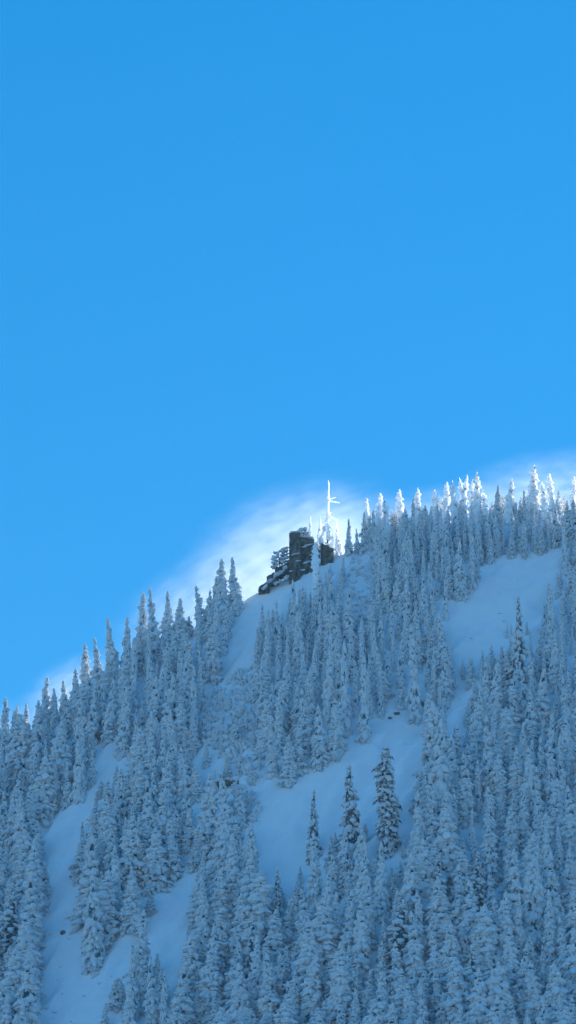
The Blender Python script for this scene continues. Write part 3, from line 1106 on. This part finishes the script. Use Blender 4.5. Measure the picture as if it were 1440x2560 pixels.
# the tall rimed snag
def snag():
    r = random.Random(4)
    y = YR - 2
    b = at(818, 1392, y)
    b.z = float(T(b.x, b.y)) - 0.4
    top = at(822, 1207, y)
    H = top.z - b.z
    root = at_root("rimed_snag", b, "tall thin white snag with one side branch, tallest tree on the summit", "dead tree")
    tr, sn = Geo(), Geo()
    dx = top.x - b.x
    tr.tube([(dx * t, 0, H * t) for t in np.linspace(0, .97, 8)], [.3 * (1 - t) + .05 for t in np.linspace(0, 1, 8)])
    for k in range(26):
        t = k / 25
        z = H * (0.30 + 0.70 * t)
        q = (0.62 - 0.42 * t) * r.uniform(.75, 1.2)
        sn.blob((dx * (0.3 + .7 * t) + r.uniform(-.12, .12) - 0.1 * math.sin(t * 3), r.uniform(-.1, .1), z), (q, q * .8, H * .035), np.eye(3), r, .25)
    for k in range(16):   # the skirt of rime low on the trunk
        z = H * r.uniform(.05, .48)
        q = r.uniform(.45, .9)
        sn.blob((r.uniform(-1.1, 1.3), r.uniform(-.6, .6), z), (q * .7, q * .6, q * 1.3), np.eye(3), r, .3)

    def limb(u0, v0, u1, v1, th):
        a, c = at(u0, v0, y) - b, at(u1, v1, y) - b
        tr.tube([a[:], c[:]], [.1, .03], 5)
        for k in range(9):
            f = k / 8
            p = a.lerp(c, f)
            q = th * (1 - .6 * f)
            sn.blob(p[:], (.34, q, q), np.eye(3), r, .35)
    limb(822, 1252, 848, 1257, .34)
    limb(823, 1248, 838, 1244, .26)
    limb(822, 1290, 842, 1300, .45)
    limb(821, 1300, 806, 1308, .4)
    limb(822, 1312, 840, 1332, .4)
    limb(820, 1318, 802, 1340, .4)
    for k in range(22):
        v0 = 1285 + 85 * r.random()
        sg = r.choice([-1, 1])
        ln = r.uniform(4, 11) * (0.5 + (v0 - 1285) / 100)
        limb(821, v0, 821 + sg * ln, v0 + r.uniform(-8, 10), r.uniform(.16, .34))
    obj("trunk", tr.mesh("trunk", M_BARK), root)
    obj("rime_coat", fuse(sn.mesh("rime_coat", M_RIME), 0.1), root)


snag()


# boulders and cut banks that show dark on the slope
def boulder(u, v, w, h, label, seed, cap=0.7):
    r = random.Random(seed)
    p = hit(u, v)[0]
    root = at_root("boulder", p, label, "rock")
    m = .1317 * p.y / 1500
    g, s = Geo(), Geo()
    g.blob((0, 0, h * m * .3), (w * m * .5, w * m * .4 + .5, h * m * .62), np.eye(3), r, .3, ICO3)
    s.blob((0, 0.5, h * m * .75), (w * m * .52, w * m * .42 + .5, h * m * .35 * cap), np.eye(3), r, .25, ICO3)
    obj("rock_body", g.mesh("rock_body", M_ROCK, False), root)
    obj("snow_cap", s.mesh("snow_cap", M_SNOW), root)


for k, (u, v, w, h, lab) in enumerate([
    (262, 1846, 44, 16, "dark undercut bank at the top of the lower left gully"),
    (312, 1836, 22, 10, "small dark stone right of the undercut bank over the left gully"),
    (356, 1842, 40, 13, "snow-capped dark bank right of the top of the left gully"),
    (878, 1382, 10, 9, "small dark hole modelled as a stone on the smooth slope right of the summit rock"),  # a rock body added in place of a dark hole in the snow
    (992, 1786, 14, 6, "small flat stone at the top of the central snowfield"),
    (975, 1797, 10, 5, "tiny stone left of the flat one at the top of the central snowfield"),
    (1052, 1770, 20, 22, "dark stone at the foot of the tall narrow fir over the snowfield"),
    (158, 2335, 12, 9, "lone small dark stone on the shaded snow at the lower left"),
    (565, 1965, 50, 16, "dark rock band under snow left of the central snowfield"),
]):
    boulder(u, v, w, h, lab, 20 + k)

# ------------------------------------------------------------------ wind-blown snow over the crest
def plume(name, c0, axes, tilt, dens, power, nscale, seed, yaw=0.0):
    """an ellipsoid of drifting snow; its density falls to nothing at its skin"""
    g = Geo()
    g.add(ICO3[0], ICO3[1])
    m, nt, N, L = new_mat(name)
    out = N.new('ShaderNodeOutputMaterial')
    vol = N.new('ShaderNodeVolumePrincipled')
    vol.inputs['Color'].default_value = (0.86, 0.90, 0.94, 1)
    vol.inputs['Anisotropy'].default_value = 0.5
    tc = N.new('ShaderNodeTexCoord')
    gr = N.new('ShaderNodeTexGradient')
    gr.gradient_type = 'SPHERICAL'
    L.new(tc.outputs['Object'], gr.inputs['Vector'])
    pw = N.new('ShaderNodeMath'); pw.operation = 'POWER'
    L.new(gr.outputs['Fac'], pw.inputs[0]); pw.inputs[1].default_value = power
    mp = N.new('ShaderNodeMapping')
    mp.inputs['Scale'].default_value = (axes[0], axes[1], axes[2])
    mp.inputs['Location'].default_value = (seed * 13, 0, seed * 7)
    L.new(tc.outputs['Object'], mp.inputs['Vector'])
    mp2 = N.new('ShaderNodeMapping')
    mp2.inputs['Scale'].default_value = (0.55, 1, 1.5)
    mp2.inputs['Rotation'].default_value = (0, 0.25, 0)
    L.new(mp.outputs[0], mp2.inputs['Vector'])
    ns = N.new('ShaderNodeTexNoise')
    ns.inputs['Scale'].default_value = nscale
    ns.inputs['Detail'].default_value = 7
    ns.inputs['Roughness'].default_value = 0.6
    L.new(mp2.outputs[0], ns.inputs['Vector'])
    mr = N.new('ShaderNodeMapRange')
    mr.inputs['From Min'].default_value = 0.33
    mr.inputs['From Max'].default_value = 0.68
    mr.inputs['To Min'].default_value = 0.05
    mr.inputs['To Max'].default_value = 1.6
    L.new(ns.outputs['Fac'], mr.inputs['Value'])
    a = N.new('ShaderNodeMath'); a.operation = 'MULTIPLY'
    L.new(pw.outputs[0], a.inputs[0]); L.new(mr.outputs[0], a.inputs[1])
    b = N.new('ShaderNodeMath'); b.operation = 'MULTIPLY'
    L.new(a.outputs[0], b.inputs[0]); b.inputs[1].default_value = dens
    L.new(b.outputs[0], vol.inputs['Density'])
    L.new(vol.outputs[0], out.inputs['Volume'])
    o = obj(name, g.mesh(name, m))
    o.location = c0
    o.scale = axes
    o.rotation_euler = (0, -tilt, yaw)
    tag(o, kind='stuff')
    return o


PY = YR + 16
plume("blowing_snow", at(740, 1375, PY), (44, 12, 27), R(20), 0.10, 1.8, 0.22, 1)
plume("blowing_snow", at(560, 1492, PY - 4), (50, 10, 21), R(31), 0.105, 1.7, 0.24, 2)
plume("blowing_snow", at(860, 1345, PY - 4), (20, 8, 14), R(6), 0.09, 1.3, 0.2, 3)
plume("blowing_snow", at(180, 1730, PY - 4), (22, 8, 13), R(32), 0.08, 1.6, 0.3, 4)
plume("blowing_snow", at(1150, 1290, PY), (44, 9, 13), R(6), 0.04, 1.2, 0.25, 5)
plume("blowing_snow", at(1380, 1240, PY), (40, 9, 18), R(8), 0.045, 1.2, 0.25, 6)
plume("blowing_snow", at(20, 1830, PY - 4), (24, 8, 11), R(30), 0.03, 1.3, 0.25, 7)
plume("blowing_snow", at(620, 1465, PY - 10), (9, 5, 8), R(20), 0.12, 1.2, 0.35, 8)

# ------------------------------------------------------------------ the air between
m, nt, N, L = new_mat("haze")
out = N.new('ShaderNodeOutputMaterial')
vol = N.new('ShaderNodeVolumePrincipled')
vol.inputs['Color'].default_value = (0.30, 0.62, 1.0, 1)
vol.inputs['Density'].default_value = 0.000022
vol.inputs['Anisotropy'].default_value = 0.0
L.new(vol.outputs[0], out.inputs['Volume'])
g = Geo()
zt = max(t['pos'].z + t['H'] for t in trees) + 260
zt = max(zt, float(verts[:, 2].max()) + 5)
bx = [(x, y, z) for x in (verts[:, 0].min() - 20, verts[:, 0].max() + 20) for y in (verts[:, 1].min() - 20, verts[:, 1].max() + 20) for z in (float(verts[:, 2].min()) - 1, zt)]
g.add(bx, [(0, 1, 3, 2), (4, 6, 7, 5), (0, 4, 5, 1), (2, 3, 7, 6), (0, 2, 6, 4), (1, 5, 7, 3)])
tag(obj("haze", g.mesh("haze", m, False)), kind='stuff')

# ------------------------------------------------------------------ sky and sun
w = bpy.data.worlds.new("World")
sc.world = w
w.use_nodes = True
N, L = w.node_tree.nodes, w.node_tree.links
N.clear()
sky = N.new('ShaderNodeTexSky')
sky.sky_type = 'NISHITA'
sky.sun_disc = False
sky.sun_elevation = SUN_EL
sky.sun_rotation = SUN_AZ
sky.altitude = 1500
sky.air_density = 1.0
sky.dust_density = 0.1
sky.ozone_density = 3.0
hs = N.new('ShaderNodeHueSaturation')
hs.inputs['Saturation'].default_value = 1.37
L.new(sky.outputs[0], hs.inputs['Color'])
bg = N.new('ShaderNodeBackground')
bg.inputs['Strength'].default_value = 0.12
ceil_ = N.new('ShaderNodeMix')          # a clear, even sky: no white glow round the sun
ceil_.data_type = 'RGBA'
ceil_.blend_type = 'DARKEN'
ceil_.inputs['Factor'].default_value = 0.5
ceil_.inputs['B'].default_value = (0.06, 0.86, 1.74, 1)
L.new(hs.outputs[0], ceil_.inputs['A'])
L.new(ceil_.outputs['Result'], bg.inputs['Color'])
ow = N.new('ShaderNodeOutputWorld')
L.new(bg.outputs[0], ow.inputs['Surface'])

sd = bpy.data.lights.new("sun", 'SUN')
sd.energy = 5.0
sd.angle = R(0.5)
sd.color = (1.0, 0.97, 0.91)
so = bpy.data.objects.new("sun", sd)
dirv = Vector((math.sin(SUN_AZ) * math.cos(SUN_EL), math.cos(SUN_AZ) * math.cos(SUN_EL), math.sin(SUN_EL)))
so.rotation_euler = dirv.to_track_quat('Z', 'Y').to_euler()
so.location = dirv * 3000
col.objects.link(so)

sc.view_settings.view_transform = 'Standard'
sc.view_settings.look = 'None'
sc.view_settings.gamma = 1
sc.view_settings.exposure = 1.22
sc.cycles.use_denoising = True
sc.cycles.max_bounces = 10
sc.cycles.diffuse_bounces = 8
sc.cycles.volume_bounces = 3
sc.cycles.volume_step_rate = 1.0
sc.cycles.volume_max_steps = 96
